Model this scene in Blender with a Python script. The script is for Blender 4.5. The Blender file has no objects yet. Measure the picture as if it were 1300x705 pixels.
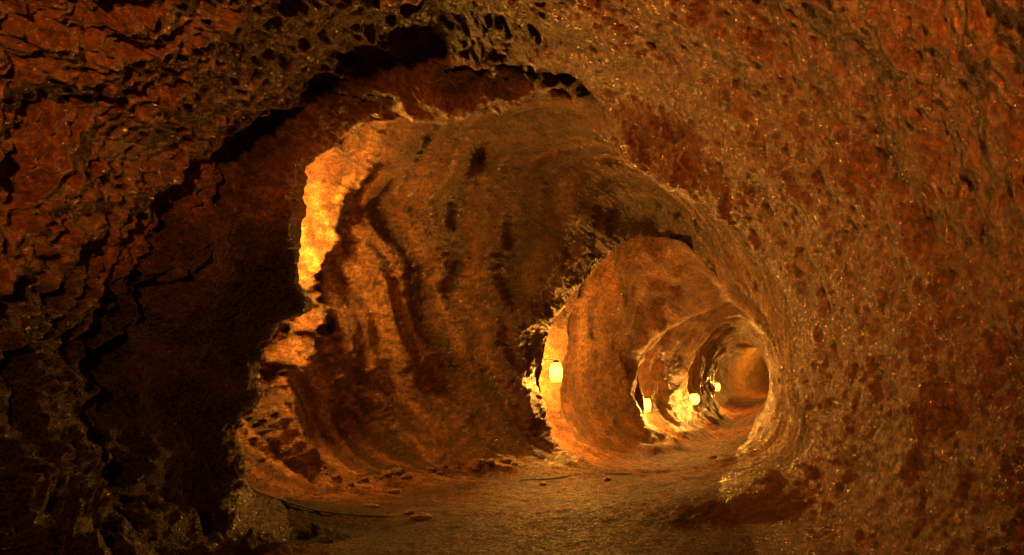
import bpy, math, random
import numpy as np
from mathutils import Vector
random.seed(4); rng=np.random.RandomState(7)
scene=bpy.context.scene
COL=scene.collection
scene.view_settings.view_transform='Standard'
scene.view_settings.look='None'
scene.view_settings.exposure=0

# ---------------------------------------------------------------- image coordinate helpers
F=867.0; VX=955.0; HZ=475.0      # focal length and tube axis direction in image pixels
def S(Y,pts):                    # image pixels (horizontal, vertical) at a chosen distance -> metres
    return (Y,[((a-VX)*Y/F,(HZ-b)*Y/F) for a,b in pts])
def Mt(Y,pts): return (Y,pts)

near=[(-4.2,-1.6),(-5.0,-1.1),(-5.3,-.2),(-5.2,.8),(-4.8,1.7),(-3.9,2.4),(-2.7,2.8),(-1.5,2.85),(-.4,2.6),(.6,2.0),(1.25,1.0),(1.45,-.2),(1.1,-1.45),(-1.5,-1.6)]
rings=[
 Mt(-6,near), Mt(0,near),
 Mt(3,near),
 Mt(5,[(-4.3,-1.6),(-5.4,-1.2),(-5.9,-.3),(-5.6,.7),(-5.0,1.8),(-4.1,2.5),(-2.9,2.9),(-1.8,2.95),(-.6,2.7),(.35,2.0),(1.0,1.0),(1.12,-.2),(.9,-1.4),(-1.7,-1.62)]),
 Mt(6.9,[(-4.7,-1.6),(-5.9,-1.2),(-6.2,-.3),(-6.0,.7),(-5.6,1.9),(-4.7,2.9),(-3.3,3.3),(-2.1,3.2),(-1.1,2.75),(-.2,2.1),(.6,1.1),(.75,-.1),(.6,-1.4),(-1.9,-1.65)]),
 S(8,[(360,636),(310,578),(330,470),(375,375),(375,245),(440,172),(590,150),(715,132),(790,200),(910,270),(998,370),(1014,480),(1000,590),(680,655)]),
 S(8.2,[(350,634),(240,575),(225,460),(235,370),(260,215),(380,120),(560,80),(715,68),(825,145),(932,230),(1000,358),(1013,480),(1000,590),(690,648)]),
 S(8.9,[(375,628),(285,575),(262,460),(272,365),(295,210),(405,120),(570,80),(715,72),(825,148),(932,238),(999,362),(1011,480),(997,590),(695,642)]),
 S(9.5,[(420,620),(350,575),(328,470),(332,360),(345,230),(435,145),(580,95),(715,88),(820,158),(924,248),(998,365),(1010,480),(993,590),(700,636)]),
 S(10.3,[(520,608),(440,572),(425,480),(430,360),(440,250),(520,180),(620,140),(720,130),(810,180),(912,258),(994,365),(1006,480),(985,590),(730,625)]),
 S(11.5,[(640,594),(572,562),(548,480),(555,370),(590,290),(650,225),(720,190),(790,190),(850,225),(922,290),(986,380),(998,475),(980,580),(790,612)]),
 S(12.7,[(725,588),(680,550),(672,475),(690,400),(728,340),(770,300),(815,275),(860,280),(893,315),(925,360),(970,415),(988,470),(970,565),(850,603)]),
 S(13,[(738,585),(698,545),(690,475),(704,410),(742,352),(785,315),(825,303),(865,310),(895,337),(925,375),(965,420),(985,470),(965,560),(850,600)]),
 S(13.15,[(725,582),(670,540),(662,475),(672,405),(702,330),(755,265),(825,235),(890,252),(924,300),(945,355),(974,415),(986,470),(965,558),(852,597)]),
 S(14.4,[(760,578),(710,540),(700,475),(716,400),(746,335),(782,290),(830,262),(884,276),(920,314),(941,360),(971,416),(984,470),(965,556),(858,592)]),
 S(16,[(805,570),(764,532),(758,475),(772,420),(800,375),(830,345),(860,330),(890,332),(916,355),(938,382),(967,423),(983,470),(966,552),(875,582)]),
 S(18,[(857,560),(820,525),(813,480),(828,445),(855,415),(880,400),(905,390),(928,384),(948,395),(962,412),(975,440),(981,475),(968,545),(900,571)]),
 S(18.25,[(853,558),(796,522),(788,478),(800,428),(832,385),(866,360),(903,344),(935,344),(962,368),(971,400),(979,438),(982,475),(968,543),(902,569)]),
 S(20,[(866,550),(828,515),(824,478),(836,438),(858,402),(885,380),(908,368),(935,366),(957,382),(969,406),(978,438),(981,475),(968,540),(908,564)]),
 S(23,[(896,543),(876,515),(874,485),(882,455),(897,430),(912,415),(928,408),(942,408),(954,418),(964,432),(974,452),(979,478),(970,530),(925,553)]),
 S(23.4,[(892,541),(858,515),(852,483),(862,442),(880,412),(904,392),(926,384),(946,386),(962,402),(970,424),(977,450),(980,478),(970,528),(926,550)]),
 S(26,[(906,535),(888,510),(884,483),(890,453),(902,430),(916,414),(930,407),(946,407),(960,420),(969,434),(976,455),(979,478),(970,523),(932,543)]),
 S(30,[(920,525),(907,502),(906,482),(911,464),(920,450),(930,441),(940,436),(950,437),(960,443),(967,452),(975,464),(979,480),(972,513),(940,532)]),
 S(30.5,[(916,521),(892,500),(890,480),(896,456),(908,436),(923,424),(940,418),(954,420),(966,432),(972,446),(978,462),(980,480),(974,510),(942,527)]),
 S(36,[(924,508),(913,495),(912,478),(916,462),(924,450),(934,443),(944,440),(958,440),(971,446),(981,455),(989,466),(993,480),(988,500),(952,511)]),
 S(41,[(940,501),(933,492),(933,478),(937,462),(944,450),(953,443),(963,440),(977,440),(990,446),(1000,455),(1008,466),(1012,480),(1007,495),(972,503)]),
 S(46,[(972,496),(966,488),(966,476),(970,462),(978,450),(988,443),(998,440),(1012,440),(1025,446),(1035,455),(1043,466),(1047,480),(1042,492),(1005,499)]),
 S(52,[(1030,494),(1024,488),(1024,476),(1028,462),(1036,450),(1046,443),(1056,440),(1070,440),(1083,446),(1093,455),(1101,466),(1105,480),(1100,490),(1065,496)]),
]
RY=np.array([r[0] for r in rings],float)
RP=np.array([r[1] for r in rings],float)      # R,14,2

def pchip(x,y,xn):
    h=np.diff(x); sh=(len(h),)+(1,)*(y.ndim-1)
    d=np.diff(y,axis=0)/h.reshape(sh)
    m=np.zeros_like(y)
    w1=(2*h[1:]+h[:-1]).reshape((-1,)+(1,)*(y.ndim-1)); w2=(h[1:]+2*h[:-1]).reshape((-1,)+(1,)*(y.ndim-1))
    a=d[:-1];b=d[1:]
    ok=(a*b)>0
    hm=(w1+w2)/(w1/np.where(ok,a,1)+w2/np.where(ok,b,1))
    m[1:-1]=np.where(ok,hm,0); m[0]=d[0]; m[-1]=d[-1]
    k=np.clip(np.searchsorted(x,xn,side='right')-1,0,len(h)-1)
    sh=(len(xn),)+(1,)*(y.ndim-1)
    H=h[k].reshape(sh); t=((xn-x[k]).reshape(sh))/H
    return (2*t**3-3*t**2+1)*y[k]+(t**3-2*t**2+t)*H*m[k]+(-2*t**3+3*t**2)*y[k+1]+(t**3-t**2)*H*m[k+1]

ys=list(np.linspace(-6,2,40)[:-1]); y=2.0
while y<52: ys.append(y); y+=max(0.013,0.0044*y)
ys.append(52.0); ys=np.array(ys)
CP=pchip(RY,RP,ys)
MS=64; NP=14
tt=np.arange(MS)/MS
def ring_eval(C):
    out=[]
    for i in range(NP):
        p0=C[:,(i-1)%NP];p1=C[:,i];p2=C[:,(i+1)%NP];p3=C[:,(i+2)%NP]
        t=tt[None,:,None]
        p0,p1,p2,p3=[q[:,None,:] for q in (p0,p1,p2,p3)]
        out.append(.5*((2*p1)+(-p0+p2)*t+(2*p0-5*p1+4*p2-p3)*t*t+(-p0+3*p1-3*p2+p3)*t**3))
    return np.concatenate(out,axis=1)
G=ring_eval(CP); R_,N_=G.shape[:2]
P=np.zeros((R_,N_,3),np.float32); P[:,:,0]=G[:,:,0]; P[:,:,2]=G[:,:,1]; P[:,:,1]=ys[:,None]

# ---------------------------------------------------------------- noise
PERM=rng.permutation(256).astype(np.int32); PERM=np.concatenate([PERM,PERM,PERM])
GR=rng.normal(size=(256,3)); GR/=np.linalg.norm(GR,axis=1)[:,None]
GX,GY,GZ=[np.ascontiguousarray(GR[:,k]).astype(np.float32) for k in range(3)]
def perlin(p):
    p=np.asarray(p,dtype=np.float32)
    fl_=np.floor(p); i=fl_.astype(np.int32)&255; f=p-fl_
    u=f*f*f*(f*(f*6-15)+10)
    fx,fy,fz=f[...,0],f[...,1],f[...,2]; ux,uy,uz=u[...,0],u[...,1],u[...,2]
    ix,iy,iz=i[...,0],i[...,1],i[...,2]
    xs=[]
    for dx in (0,1):
        a=PERM[ix+dx]+iy; yv=[]
        for dy in (0,1):
            b=PERM[a+dy]+iz; zv=[]
            for dz in (0,1):
                h=PERM[b+dz]
                zv.append(GX[h]*(fx-dx)+GY[h]*(fy-dy)+GZ[h]*(fz-dz))
            yv.append(zv[0]+uz*(zv[1]-zv[0]))
        xs.append(yv[0]+uy*(yv[1]-yv[0]))
    return (xs[0]+ux*(xs[1]-xs[0]))*np.float32(1.6)
def fbm(p,o=3,g=.55):
    s=0;a=1.0
    for k in range(o): s=s+a*perlin(p*(2.03**k)+k*17.3); a*=g
    return s
def ss(a,b,x):
    t=np.clip((x-a)/(b-a),0,1); return t*t*(3-2*t)
def billow(p,e=.012):
    n=perlin(p); return np.sqrt(n*n+e)-.27
V=lambda *a: np.array(a,np.float32)

def normals(P):
    dr=np.gradient(P,axis=0); dn=(np.roll(P,-1,axis=1)-np.roll(P,1,axis=1))
    n=np.cross(dr,dn); n/=np.maximum(np.linalg.norm(n,axis=2),1e-9)[...,None]
    c=P.mean(axis=1,keepdims=True)
    if (((P-c)*n).sum(axis=2)).mean()<0: n=-n
    return n      # outward, away from the passage
nrm=normals(P)
u_idx=np.arange(N_)/MS       # 0..14 around
fl=ss(11.9,12.5,u_idx)*(1-ss(13.6,14.0,u_idx))
fl=(fl[None,:]*np.ones((R_,1))).astype(np.float32)
X=P[...,0];Y=P[...,1];Z=P[...,2]
nearz=1-ss(8.0,8.5,Y); mid=1-nearz
deep=ss(12.8,14,Y)
left=1-ss(-4.2,-1.2,X)
right=ss(-1.8,.0,X)*nearz
wall=1-fl
rim=np.exp(-((Y-8.05)/.35)**2)*(X<-3)
warp=np.stack([perlin(P*.9+11),perlin(P*.9+37),perlin(P*.9+71)],axis=-1)
Q=P+warp*.35
D=np.zeros((R_,N_),np.float32)
D+=.15*perlin(Q*.75+3)*wall*(1-.5*mid)*(1-.55*right)
D+=(.10*nearz+.05*mid)*perlin(Q*1.7+5)*wall*(1-.5*right)
# draped lava on the near walls: soft billowed folds and hanging drips
amtL=nearz*(.3+.7*left)*(1-right)*(1-.75*rim)
Qn=Q.copy(); Qn[...,0]+=.35*Q[...,2]; Qn[...,1]+=.3*Q[...,2]
D-=.12*billow(Qn*V(2.2,2.6,.8)+9,.06)*wall*amtL
D-=.10*billow(Qn*V(5.5,6.5,2.0)+19,.08)*wall*(amtL+.05)
D-=.07*billow(Qn*V(13,14,4.5)+29,.06)*wall*(amtL+.2*(1-right))
D+=.05*amtL*wall*fbm(P*V(5,5,3.)+33,3,.6)
# hoop-wise flow lines farther in
W2=P+warp*V(.10,.14,.10)
W2[...,1]+=.36*Z          # the flow bands lean
hp=perlin(W2*V(.3,2.2,.3)+41)
hp2=perlin(W2*V(.5,5.5,.5)+43)
hp3=perlin(W2*V(.9,13.,.9)+47)
D+=(.09*hp*(1-.85*deep)+.06*hp2*(1-.8*deep)+.046*hp3*(1-.65*deep))*wall*mid
D+=deep*wall*.10*fbm(Q*1.15+49,2,.5)*(1-ss(.1,.8,X))
# peeled crust : one-sided steps
st1=ss(-.05,.05,fbm(W2*V(.35,2.8,.35)+53,3))
D+=.035*st1*wall*mid*(1-.7*deep)
# rim roughness (broken edges of the constrictions)
for yc,a,wd,fq in ((8.0,.06,.4,3.),(9.65,.09,.45,3.),(13.0,.05,.35,2.),(18.,.06,.4,1.8),(23.,.05,.5,1.5),(30.,.06,.7,1.3)):
    k=(ys>yc-2.5*wd)&(ys<yc+2.5*wd)
    m=(1-(yc<20)*ss(.0,.6,X[k])) if yc!=9.65 else (1-ss(-4.5,-4.,X[k]))
    D[k]+=a*fbm(P[k]*fq+yc,3,.5)*np.exp(-((Y[k]-yc)/wd)**2)*wall[k]*m
# rock jut half way up the near rim
D-=.22*np.exp(-(((Y-8.0)/.22)**2)-(((Z-.85)/.16)**2))*(X<-4)
# cauliflower crust
f4=perlin(P*9+61); f5=perlin(P*20+67)
D+=(.017*f4*(1-.3*right)+.015*f5)*wall*(1-.5*deep)
D+=.06*right*wall*fbm(P*V(2.4,1.5,2.4)+63,4,.62)
# drapery fringe on the near side wall with a hollow beneath it
fr=.80+.55*perlin(np.stack([Y*1.1,Y*0+3.3,Y*0],-1))+.35*perlin(np.stack([Y*3.3,Y*0+7.3,Z*.8],-1))+.20*fbm(P*3,3)+1.2*ss(6.1,6.9,Y)
lx=(1-ss(-4.3,-3.9,X))
hol=(1-ss(-.45,.2,Z-fr))*ss(-1.75,-1.45,Z)*nearz*lx*ss(2.6,4.0,Y)
D+=(.05+.30*ss(6.,7.,Y))*hol*(1-ss(7.4,7.95,Y))*(1-.6*ss(6.1,6.9,Y)*ss(.6,1.6,Z))
D+=hol*(.24*fbm(P*V(1.5,1.5,1.6)+151,3,.5)-.40*billow(P*V(1.6,1.6,1.2)+157,.05))*(1-.95*ss(6.9,7.7,Y))
# roof hollows ahead of the lip
def seg(P,a,b):
    a=V(*a);b=V(*b);d=b-a; t=np.clip(((P-a)@d)/(d@d),0,1)
    return np.linalg.norm(P-(a+t[...,None]*d),axis=-1)
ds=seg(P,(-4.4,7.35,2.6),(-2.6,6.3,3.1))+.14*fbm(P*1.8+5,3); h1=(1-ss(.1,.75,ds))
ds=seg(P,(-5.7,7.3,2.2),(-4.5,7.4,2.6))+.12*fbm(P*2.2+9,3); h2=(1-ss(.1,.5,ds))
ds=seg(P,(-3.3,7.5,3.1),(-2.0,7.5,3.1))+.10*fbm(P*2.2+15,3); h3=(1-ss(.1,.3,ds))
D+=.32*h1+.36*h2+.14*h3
roof_shade=np.clip(h1+h2+.8*h3,0,1)  # mask for shade painted into the roof hollows' albedo
# floor roughness
D+=fl*(.03*perlin(P*1.1+81)+.018*perlin(P*4+83)+.012*perlin(P*13+85))
# broken, undercut foot of the wall in the second room and the fold beside the hidden lamp
led=-.1+.5*fbm(P*V(.8,1.6,.8)+77,3)
und=(1-ss(-.18,.10,Z-led))*ss(-1.5,-.8,Z)*(1-ss(-3.,-2.6,X))*ss(9.75,10.1,Y)*(1-ss(11.2,12.4,Y))
D+=.28*und*(.6+.6*perlin(P*1.9+88))
D-=.22*np.exp(-(((Y-9.75)/.2)**2))*ss(-1.5,-1.0,Z)*(1-ss(.1,.5,Z))*(X<-4)*wall
fy=10.0+.20*ss(1.2,2.3,Z)+.14*fbm(np.stack([Z*1.6,Z*0+2.2,Z*0],-1),4)
D-=.20*np.exp(-(((Y-fy)/.11)**2))*ss(-.3,.3,Z)*(1-ss(3.,3.5,Z))*(X<-4.5)
fy=14.4+.14*fbm(np.stack([Z*1.3,Z*0+5.2,Z*0],-1),3)
D-=.14*np.exp(-(((Y-fy)/.18)**2))*(X<-1.5)*wall
P2=P+nrm*D[...,None]

# ---------------------------------------------------------------- rock albedo: mineral tones plus painted shade and light
def mix(a,b,t): return a*(1-t[...,None])+V(*b)*t[...,None]
n1=fbm(Q*4.5+101,4,.6); n2=fbm(Q*.9+105,3)
C=mix(np.ones(P.shape,np.float32)*V(.11,.041,.018),(.29,.114,.042),ss(-.4,.45,n1))
C=mix(C,(.19,.072,.032),ss(0,.6,n2)*.5)
redc=mix(np.ones(P.shape,np.float32)*V(.14,.041,.014),(.34,.108,.034),ss(-.5,.5,fbm(Q*11+109,4,.75)))
rm=ss(-3.2,-.6,X)*(1-ss(7.5,11,Y))*.97
rm=np.maximum(rm,nearz*left*.7)
C=C*(1-rm[...,None])+redc*rm[...,None]
stv=fbm(W2*V(.4,6.0,.4)+113,4,.78)
C=mix(C,(.50,.255,.095),ss(.08,.60,stv)*mid*.85*(1-.5*deep))
dkv=fbm(W2*V(.3,3.6,.3)+117,4,.78)
C=mix(C,(.05,.021,.011),ss(.0,.6,dkv)*mid*.75*(1-.4*deep))
C=C*(1-.4*(mid*(1-deep)*ss(1.0,2.8,Z)*ss(-5.9,-4.9,X))[...,None])  # upper wall of the second room dimmed with painted shade
rim_shade=ss(11.0,12.6,Y)*(1-ss(12.95,13.1,Y))*(1-ss(-2.5,-1,X))*.5  # painted shadow on the near side of the second arch
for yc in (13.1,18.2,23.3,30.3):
    rim_shade=np.maximum(rim_shade,ss(yc-.05,yc+.05,Y)*(1-ss(yc+.6,yc+2.0,Y))*ss(.5,1.4,Z-(.0 if yc<15 else -.6))*.93)  # dark shade painted on the roof just past each arch
C=C*(1-rim_shade[...,None])
C=mix(C,(.28,.17,.06),ss(32,35,Y)*(.5+.5*ss(-.3,.3,n1)))  # golden light of the far end, painted into the colour
# pale salts up on the roof near the entrance room
sp=fbm(Q*V(6,6,4.)+121,4,.75); spm=.35+.65*ss(-.3,.5,fbm(Q*.9+125,2)+.35*ss(0.2,1.4,Z)-.25)
C=mix(C,(.52,.25,.09),ss(.30,.60,sp)*spm*.4*nearz)
drk=lx*nearz*(1-ss(-.9,.25,Z-fr))*ss(1,2,Y)  # painted shade on the near left wall below the fringe
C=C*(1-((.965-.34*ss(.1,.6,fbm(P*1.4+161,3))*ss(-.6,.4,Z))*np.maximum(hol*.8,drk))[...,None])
C=C*(1-.75*roof_shade[...,None])
foot=np.exp(-((X+5.4)/1.0)**2-((Y-7.9)/.8)**2-((Z+1.65)/.4)**2)  # shade painted over the lamp-lit foot of the near rim
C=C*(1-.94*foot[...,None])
C=C*(1-.3*ss(.0,.5,D*4)[...,None])  # recesses darkened in the colour as cavity shade
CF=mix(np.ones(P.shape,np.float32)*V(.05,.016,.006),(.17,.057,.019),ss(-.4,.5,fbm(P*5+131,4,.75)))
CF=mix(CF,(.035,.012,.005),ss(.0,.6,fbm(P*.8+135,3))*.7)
CF=CF*(1-.93*((1-ss(-4.2,-2.2,X))*(1-ss(7.4,8.0,Y)))[...,None])  # painted shade on the near left floor
CF=CF*(.5+.5*ss(6.5,8.5,Y)[...,None])  # foreground floor dimmed in its colour, like light fading out
CF=CF*(1+1.2*ss(17,26,Y)[...,None])  # far floor lightened in its colour for the lamps' light
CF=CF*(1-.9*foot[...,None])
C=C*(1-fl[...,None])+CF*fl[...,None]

# ---------------------------------------------------------------- materials
def newmat(name):
    m=bpy.data.materials.new(name); m.use_nodes=True; nt=m.node_tree; nt.nodes.clear()
    o=nt.nodes.new('ShaderNodeOutputMaterial'); b=nt.nodes.new('ShaderNodeBsdfPrincipled')
    nt.links.new(b.outputs[0],o.inputs[0]); return m,nt,b
def N(nt,t,**k):
    n=nt.nodes.new(t)
    for a,v in k.items(): setattr(n,a,v)
    return n
def noise(nt,vec,scale,detail=6,rough=.55,dist=0):
    n=N(nt,'ShaderNodeTexNoise'); n.inputs['Scale'].default_value=scale; n.inputs['Detail'].default_value=detail
    n.inputs['Roughness'].default_value=rough; n.inputs['Distortion'].default_value=dist
    nt.links.new(vec,n.inputs['Vector']); return n.outputs['Fac']
def mapr(nt,val,a,b,c=0,d=1):
    n=N(nt,'ShaderNodeMapRange')
    nt.links.new(val,n.inputs[0])
    for i,v in enumerate((a,b,c,d)): n.inputs[i+1].default_value=v
    return n.outputs[0]
def mul(nt,a,b,op='MULTIPLY'):
    n=N(nt,'ShaderNodeMath',operation=op)
    for i,v in enumerate((a,b)):
        if isinstance(v,(int,float)): n.inputs[i].default_value=v
        else: nt.links.new(v,n.inputs[i])
    return n.outputs[0]
def mixc(nt,fac,a,b,mode='MIX'):
    n=N(nt,'ShaderNodeMix',data_type='RGBA',blend_type=mode)
    if isinstance(fac,(int,float)): n.inputs[0].default_value=fac
    else: nt.links.new(fac,n.inputs[0])
    for i,v in ((6,a),(7,b)):
        if isinstance(v,tuple): n.inputs[i].default_value=v+(1,)
        else: nt.links.new(v,n.inputs[i])
    return n.outputs[2]
def stone(name,sc,bstr,bdist,r0,r1,spec,glint):
    m,nt,b=newmat(name)
    co=N(nt,'ShaderNodeTexCoord').outputs['Object']
    at=N(nt,'ShaderNodeAttribute',attribute_name='rock_tone').outputs['Color']
    h=noise(nt,co,sc,7,.8)
    vo=N(nt,'ShaderNodeTexVoronoi'); vo.inputs['Scale'].default_value=55; nt.links.new(co,vo.inputs['Vector'])
    sc_=N(nt,'ShaderNodeSeparateColor'); nt.links.new(vo.outputs['Color'],sc_.inputs[0])
    rnd=sc_.outputs[0]
    v=mul(nt,mapr(nt,h,.38,.62,.35,1.55),mapr(nt,rnd,0,1,.7,1.3))
    v=mul(nt,v,mapr(nt,rnd,.93,.95,1,1+glint))  # random cells painted paler as glints
    cv=N(nt,'ShaderNodeVectorMath',operation='SCALE'); nt.links.new(at,cv.inputs[0]); nt.links.new(v,cv.inputs['Scale'])
    fm=mapr(nt,rnd,.93,.95,0,.2*glint)
    nt.links.new(mixc(nt,fm,cv.outputs[0],(.40,.19,.07)),b.inputs['Base Color'])
    nt.links.new(mapr(nt,rnd,.3,.95,r1,r0),b.inputs['Roughness'])
    b.inputs['Specular IOR Level'].default_value=spec
    b.inputs['Specular Tint'].default_value=(1,.85,.6,1)
    hh=mul(nt,h,mul(nt,vo.outputs['Distance'],-.12),'ADD')
    bp=N(nt,'ShaderNodeBump'); bp.inputs['Strength'].default_value=bstr; bp.inputs['Distance'].default_value=bdist
    nt.links.new(hh,bp.inputs['Height']); nt.links.new(bp.outputs[0],b.inputs['Normal'])
    return m
MROCK=stone('lava_rock',16,1.0,.16,.18,.6,.85,.6); MFLOOR=stone('damp_ground',18,1,.12,.5,.9,.3,.2)

def grid_obj(name,P2,C,cols,mat):
    A=P2[:,cols]; r,n=A.shape[:2]
    v=A.reshape(-1,3)
    i,j=np.meshgrid(np.arange(r-1),np.arange(n-1),indexing='ij')
    a=(i*n+j).ravel(); q=np.stack([a,a+1,a+n+1,a+n],axis=1)
    me=bpy.data.meshes.new(name)
    me.vertices.add(len(v)); me.vertices.foreach_set('co',v.astype(np.float32).ravel())
    me.loops.add(q.size); me.loops.foreach_set('vertex_index',q.astype(np.int32).ravel())
    me.polygons.add(len(q)); me.polygons.foreach_set('loop_start',(np.arange(len(q))*4).astype(np.int32))
    me.polygons.foreach_set('loop_total',np.full(len(q),4,np.int32))
    me.polygons.foreach_set('use_smooth',np.ones(len(q),bool))
    me.update(calc_edges=True)
    at=me.color_attributes.new('rock_tone','FLOAT_COLOR','POINT')
    cc=np.ones((len(v),4),np.float32); cc[:,:3]=C[:,cols].reshape(-1,3); at.data.foreach_set('color',cc.ravel())
    ob=bpy.data.objects.new(name,me); COL.objects.link(ob); me.materials.append(mat)
    return ob
kf=int(12.35*MS)
wallcols=np.arange(0,kf+1)
floorcols=np.concatenate([np.arange(kf,N_),[0]])
c0=P2[0].mean(axis=0); c1=P2[-1].mean(axis=0); pre=[];post=[]
for k in (0,.25,.5,.75): pre.append(c0+(P2[0]-c0)*k)
for k in (.8,.6,.4,.2,0):
    q=c1+(P2[-1]-c1)*k; q=q+V(0,1,0)*(.5*(1-k)+.15*perlin(q*2.0)[:,None]*(k>0)); post.append(q)
PC=np.concatenate([np.array(pre),P2,np.array(post)],axis=0)
CC=np.concatenate([np.repeat(C[:1],4,0),C,np.repeat(C[-1:],5,0)],axis=0)
w=grid_obj('cave_rock',PC,CC,wallcols,MROCK); w['kind']='structure'; w['category']='cave'
w['label']='rugged reddish brown lava tube rock walls and ceiling'
g=grid_obj('ground',PC,CC,floorcols,MFLOOR); g['kind']='structure'; g['category']='ground'
g['label']='damp trodden earth floor of the lava tube'

# ---------------------------------------------------------------- lamps
def simple(name,col,rough=.5,metal=0):
    m,nt,b=newmat(name); co=N(nt,'ShaderNodeTexCoord').outputs['Object']
    c=mixc(nt,noise(nt,co,9,4),tuple(x*.7 for x in col),col); nt.links.new(c,b.inputs['Base Color'])
    b.inputs['Roughness'].default_value=rough; b.inputs['Metallic'].default_value=metal; return m
MMETAL=simple('dark_metal',(.06,.05,.045),.5,.8)
def glow_mat():
    m,nt,b=newmat('lamp_glow')
    b.inputs['Base Color'].default_value=(.03,.012,.004,1); b.inputs['Specular IOR Level'].default_value=.1
    b.inputs['Roughness'].default_value=.7
    co=N(nt,'ShaderNodeTexCoord').outputs['Object']
    sep=N(nt,'ShaderNodeSeparateXYZ'); nt.links.new(co,sep.inputs[0])
    ab=N(nt,'ShaderNodeMath',operation='ABSOLUTE'); nt.links.new(sep.outputs[2],ab.inputs[0])
    st=mapr(nt,ab.outputs[0],.03,.19,14.,1.0)     # hot middle, cooler towards the ends
    b.inputs['Emission Color'].default_value=(1,.36,.03,1); nt.links.new(st,b.inputs['Emission Strength'])
    return m
MGLOW=glow_mat()
def lathe(name,prof,mat,seg=16):
    v=[];f=[]
    for r,z in prof:
        for k in range(seg): a=2*math.pi*k/seg; v.append((r*math.cos(a),r*math.sin(a),z))
    for i in range(len(prof)-1):
        for k in range(seg): f.append((i*seg+k,i*seg+(k+1)%seg,(i+1)*seg+(k+1)%seg,(i+1)*seg+k))
    f.append(tuple(range(seg))[::-1]); f.append(tuple((len(prof)-1)*seg+k for k in range(seg)))
    me=bpy.data.meshes.new(name); me.from_pydata(v,[],f); me.update(); me.materials.append(mat)
    me.polygons.foreach_set('use_smooth',[True]*len(f))
    o=bpy.data.objects.new(name,me); COL.objects.link(o); return o
def tube(name,pts,rad,mat,seg=8):
    pts=[Vector(p) for p in pts]; v=[];f=[]
    for i,p in enumerate(pts):
        t=(pts[min(i+1,len(pts)-1)]-pts[max(i-1,0)]).normalized()
        s=t.cross(Vector((0,0,1))); 
        if s.length<.01: s=t.cross(Vector((1,0,0)))
        s.normalize(); u=s.cross(t)
        for k in range(seg):
            a=2*math.pi*k/seg; v.append(p+s*math.cos(a)*rad+u*math.sin(a)*rad)
    for i in range(len(pts)-1):
        for k in range(seg): f.append((i*seg+k,i*seg+(k+1)%seg,(i+1)*seg+(k+1)%seg,(i+1)*seg+k))
    f.append(tuple(range(seg))[::-1]); f.append(tuple((len(pts)-1)*seg+k for k in range(seg)))
    me=bpy.data.meshes.new(name); me.from_pydata([tuple(q) for q in v],[],f); me.update(); me.materials.append(mat)
    o=bpy.data.objects.new(name,me); COL.objects.link(o); return o
WARM=(1,.41,.055)
def point(name,loc,power,rad=.15,col=WARM):
    l=bpy.data.lights.new(name,'POINT'); l.energy=power; l.color=col; l.shadow_soft_size=rad
    o=bpy.data.objects.new(name,l); o.location=loc; COL.objects.link(o); return o
def lamp(loc,power,s=1.0,label='',round_=False):
    e=bpy.data.objects.new('wall_lamp',None); COL.objects.link(e); e.location=loc; e.empty_display_size=.1
    e['label']=label or 'glowing orange jar lamp bracketed to the rock wall'; e['category']='lamp'; e['group']='lamps along the tunnel wall'
    if round_: prof=[(.04,-.155),(.09,-.13),(.13,-.08),(.15,-.02),(.15,.03),(.13,.09),(.09,.13),(.05,.15)]
    else: prof=[(.03,-.20),(.06,-.19),(.085,-.16),(.10,-.08),(.10,.04),(.085,.11),(.06,.14),(.045,.15)]
    gl=lathe('lamp_glass',prof,MGLOW,24)
    cp=lathe('lamp_cap',[(.045,.152),(.05,.17),(.03,.19),(.015,.195)],MMETAL)
    br=tube('bracket',[(-.03,0,.18),(-.12,0,.20),(-.24,0,.18),(-.38,0,.12)],.012,MMETAL)
    for o in (gl,cp,br): o.parent=e; o.scale=(s,s,s)
    point('lamp_light',loc,power,.215*s)
    return e
def L(px,py,Yd): return ((px-VX)*Yd/F,Yd,(HZ-py)*Yd/F)
lamp(L(343,285,9.25),1350,label='glowing orange lamp tucked behind a rock edge')
lamp(L(706,472,13.5),1700,1.2,label='glowing upright jar lamp bracketed beside the rock rim')
lamp(L(821,514,18.6),1000,1.15)
lamp(L(881,507,23.0),1100,1.25,label='glowing round orange lamp low on the rock wall',round_=True)
lamp(L(911,491,30.8),800,1.15)
point('far_lamp_light',L(995,455,41.5),900,.15)

# ---------------------------------------------------------------- loose stones and cables lying on the ground
FP=PC[:,np.concatenate([np.arange(int(11.8*MS),N_),np.arange(0,int(1.0*MS))])].reshape(-1,3)
FP=FP[FP[:,1]>3]
FPX=VX+F*FP[:,0]/FP[:,1]; FPY=HZ-F*FP[:,2]/FP[:,1]
def on_ground(px,py):
    d=(FPX-px)**2+(FPY-py)**2
    k=np.where(d<max(d.min()*2,20))[0]; k=k[np.argmin(FP[k,1])]
    return Vector([float(c) for c in FP[k]])
MSTONE,nts,bs=newmat('loose_stone')
cs=N(nts,'ShaderNodeTexCoord').outputs['Object']; ns=noise(nts,cs,14,6,.7)
nts.links.new(mixc(nts,mapr(nts,ns,.35,.65),(.03,.014,.008),(.13,.052,.021)),bs.inputs['Base Color']); bs.inputs['Roughness'].default_value=.6
bps=N(nts,'ShaderNodeBump'); bps.inputs['Distance'].default_value=.03; nts.links.new(ns,bps.inputs['Height']); nts.links.new(bps.outputs[0],bs.inputs['Normal'])
import bmesh
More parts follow.
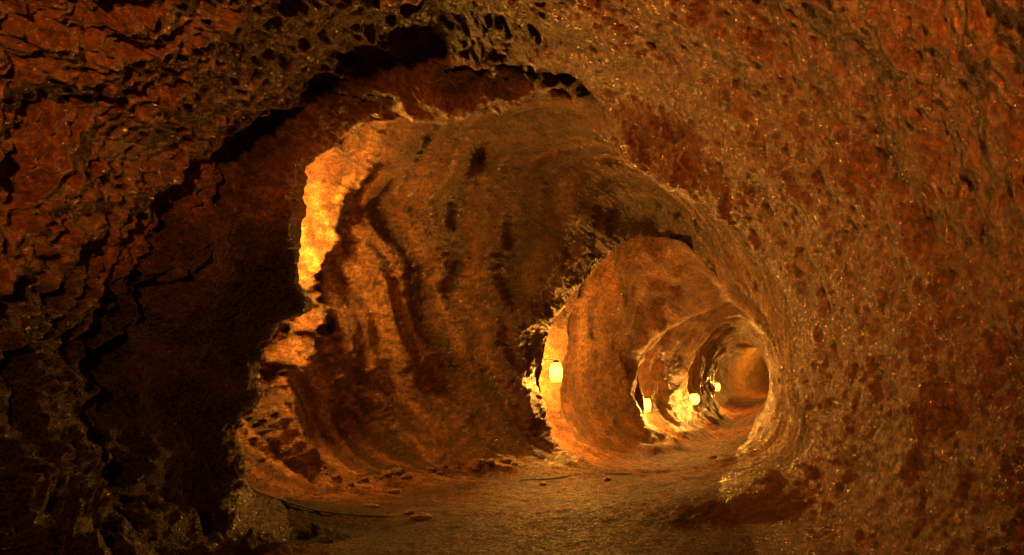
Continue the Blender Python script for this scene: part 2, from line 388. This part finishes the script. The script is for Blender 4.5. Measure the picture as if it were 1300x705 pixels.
def stone_obj(loc,r,seed):
    rr=random.Random(seed)
    bm=bmesh.new(); bmesh.ops.create_icosphere(bm,subdivisions=3,radius=1)
    co=np.array([v.co[:] for v in bm.verts],np.float32)
    d=1+.35*perlin(co*1.3+seed*3.1)+.18*perlin(co*3.1+seed)
    sc=V(rr.uniform(.9,1.5),rr.uniform(.7,1.1),rr.uniform(.45,.75))
    co=co*d[:,None]*sc*r
    for v,c in zip(bm.verts,co): v.co=[float(x) for x in c]
    me=bpy.data.meshes.new('stone'); bm.to_mesh(me); bm.free(); me.materials.append(MSTONE)
    o=bpy.data.objects.new('stone',me); COL.objects.link(o)
    o.location=loc+Vector((0,0,r*.2)); o.rotation_euler=(0,0,rr.uniform(0,6.28))
    o['category']='stone'; o['group']='loose stones along the tunnel floor'
    o['label']='small dark angular lava stone lying on the floor'
sp_=[(447,612),(458,610),(466,607),(474,604),(483,602),(492,600),(503,598),(514,603),(430,604),(412,598),(548,594),(560,598),(566,592),(578,590),(590,589),(601,592),(612,586),(626,588),(640,584),(655,588),(520,648),(470,640),(535,655),(500,622),(905,578),(880,590),(770,606),(690,612)]
for k,(a,b) in enumerate(sp_): stone_obj(on_ground(a,b),random.uniform(.03,.085),k+1)
MCABLE=simple('black_rubber',(.012,.009,.008),.8)
def cable(pts,rad,label):
    P3=[on_ground(a,b)+Vector((0,0,rad*.3)) for a,b in pts]
    out=[]
    for i in range(len(P3)-1):
        p0=P3[max(i-1,0)];p1=P3[i];p2=P3[i+1];p3=P3[min(i+2,len(P3)-1)]
        for s in range(6):
            t=s/6; out.append(.5*((2*p1)+(-p0+p2)*t+(2*p0-5*p1+4*p2-p3)*t*t+(-p0+3*p1-3*p2+p3)*t**3))
    out.append(P3[-1])
    o=tube('electrical_cable',out,rad,MCABLE); o['category']='cable'; o['label']=label
cable([(298,590),(306,604),(325,619),(360,634),(400,645),(440,650),(500,653)],.012,'thick black cable curving along the rough earth floor')
cable([(660,606),(700,604),(735,599),(770,598),(800,598)],.010,'thin black cable lying across the damp floor')

sl=bpy.data.lights.new('entrance_lamp_light','SPOT'); sl.energy=4400; sl.color=(1,.34,.055); sl.shadow_soft_size=.12
sl.spot_size=math.radians(110); sl.spot_blend=.9
so=bpy.data.objects.new('entrance_lamp_light',sl); COL.objects.link(so); so.location=(-.1,-2.6,1.35)
so.rotation_euler=Vector((-.28,.9,.40)).to_track_quat('-Z','Y').to_euler()

world=bpy.data.worlds.new('World'); scene.world=world; world.use_nodes=True
world.node_tree.nodes['Background'].inputs[0].default_value=(.05,.02,.01,1)
world.node_tree.nodes['Background'].inputs[1].default_value=.05

cam=bpy.data.cameras.new('camera'); co=bpy.data.objects.new('camera',cam); COL.objects.link(co)
co.location=(0,0,0); co.rotation_euler=(math.radians(90),0,0)
cam.sensor_width=36; cam.lens=36*F/1300; cam.shift_x=-(VX-650)/1300; cam.shift_y=(HZ-352.5)/1300
cam.clip_start=.05; cam.clip_end=200
scene.camera=co
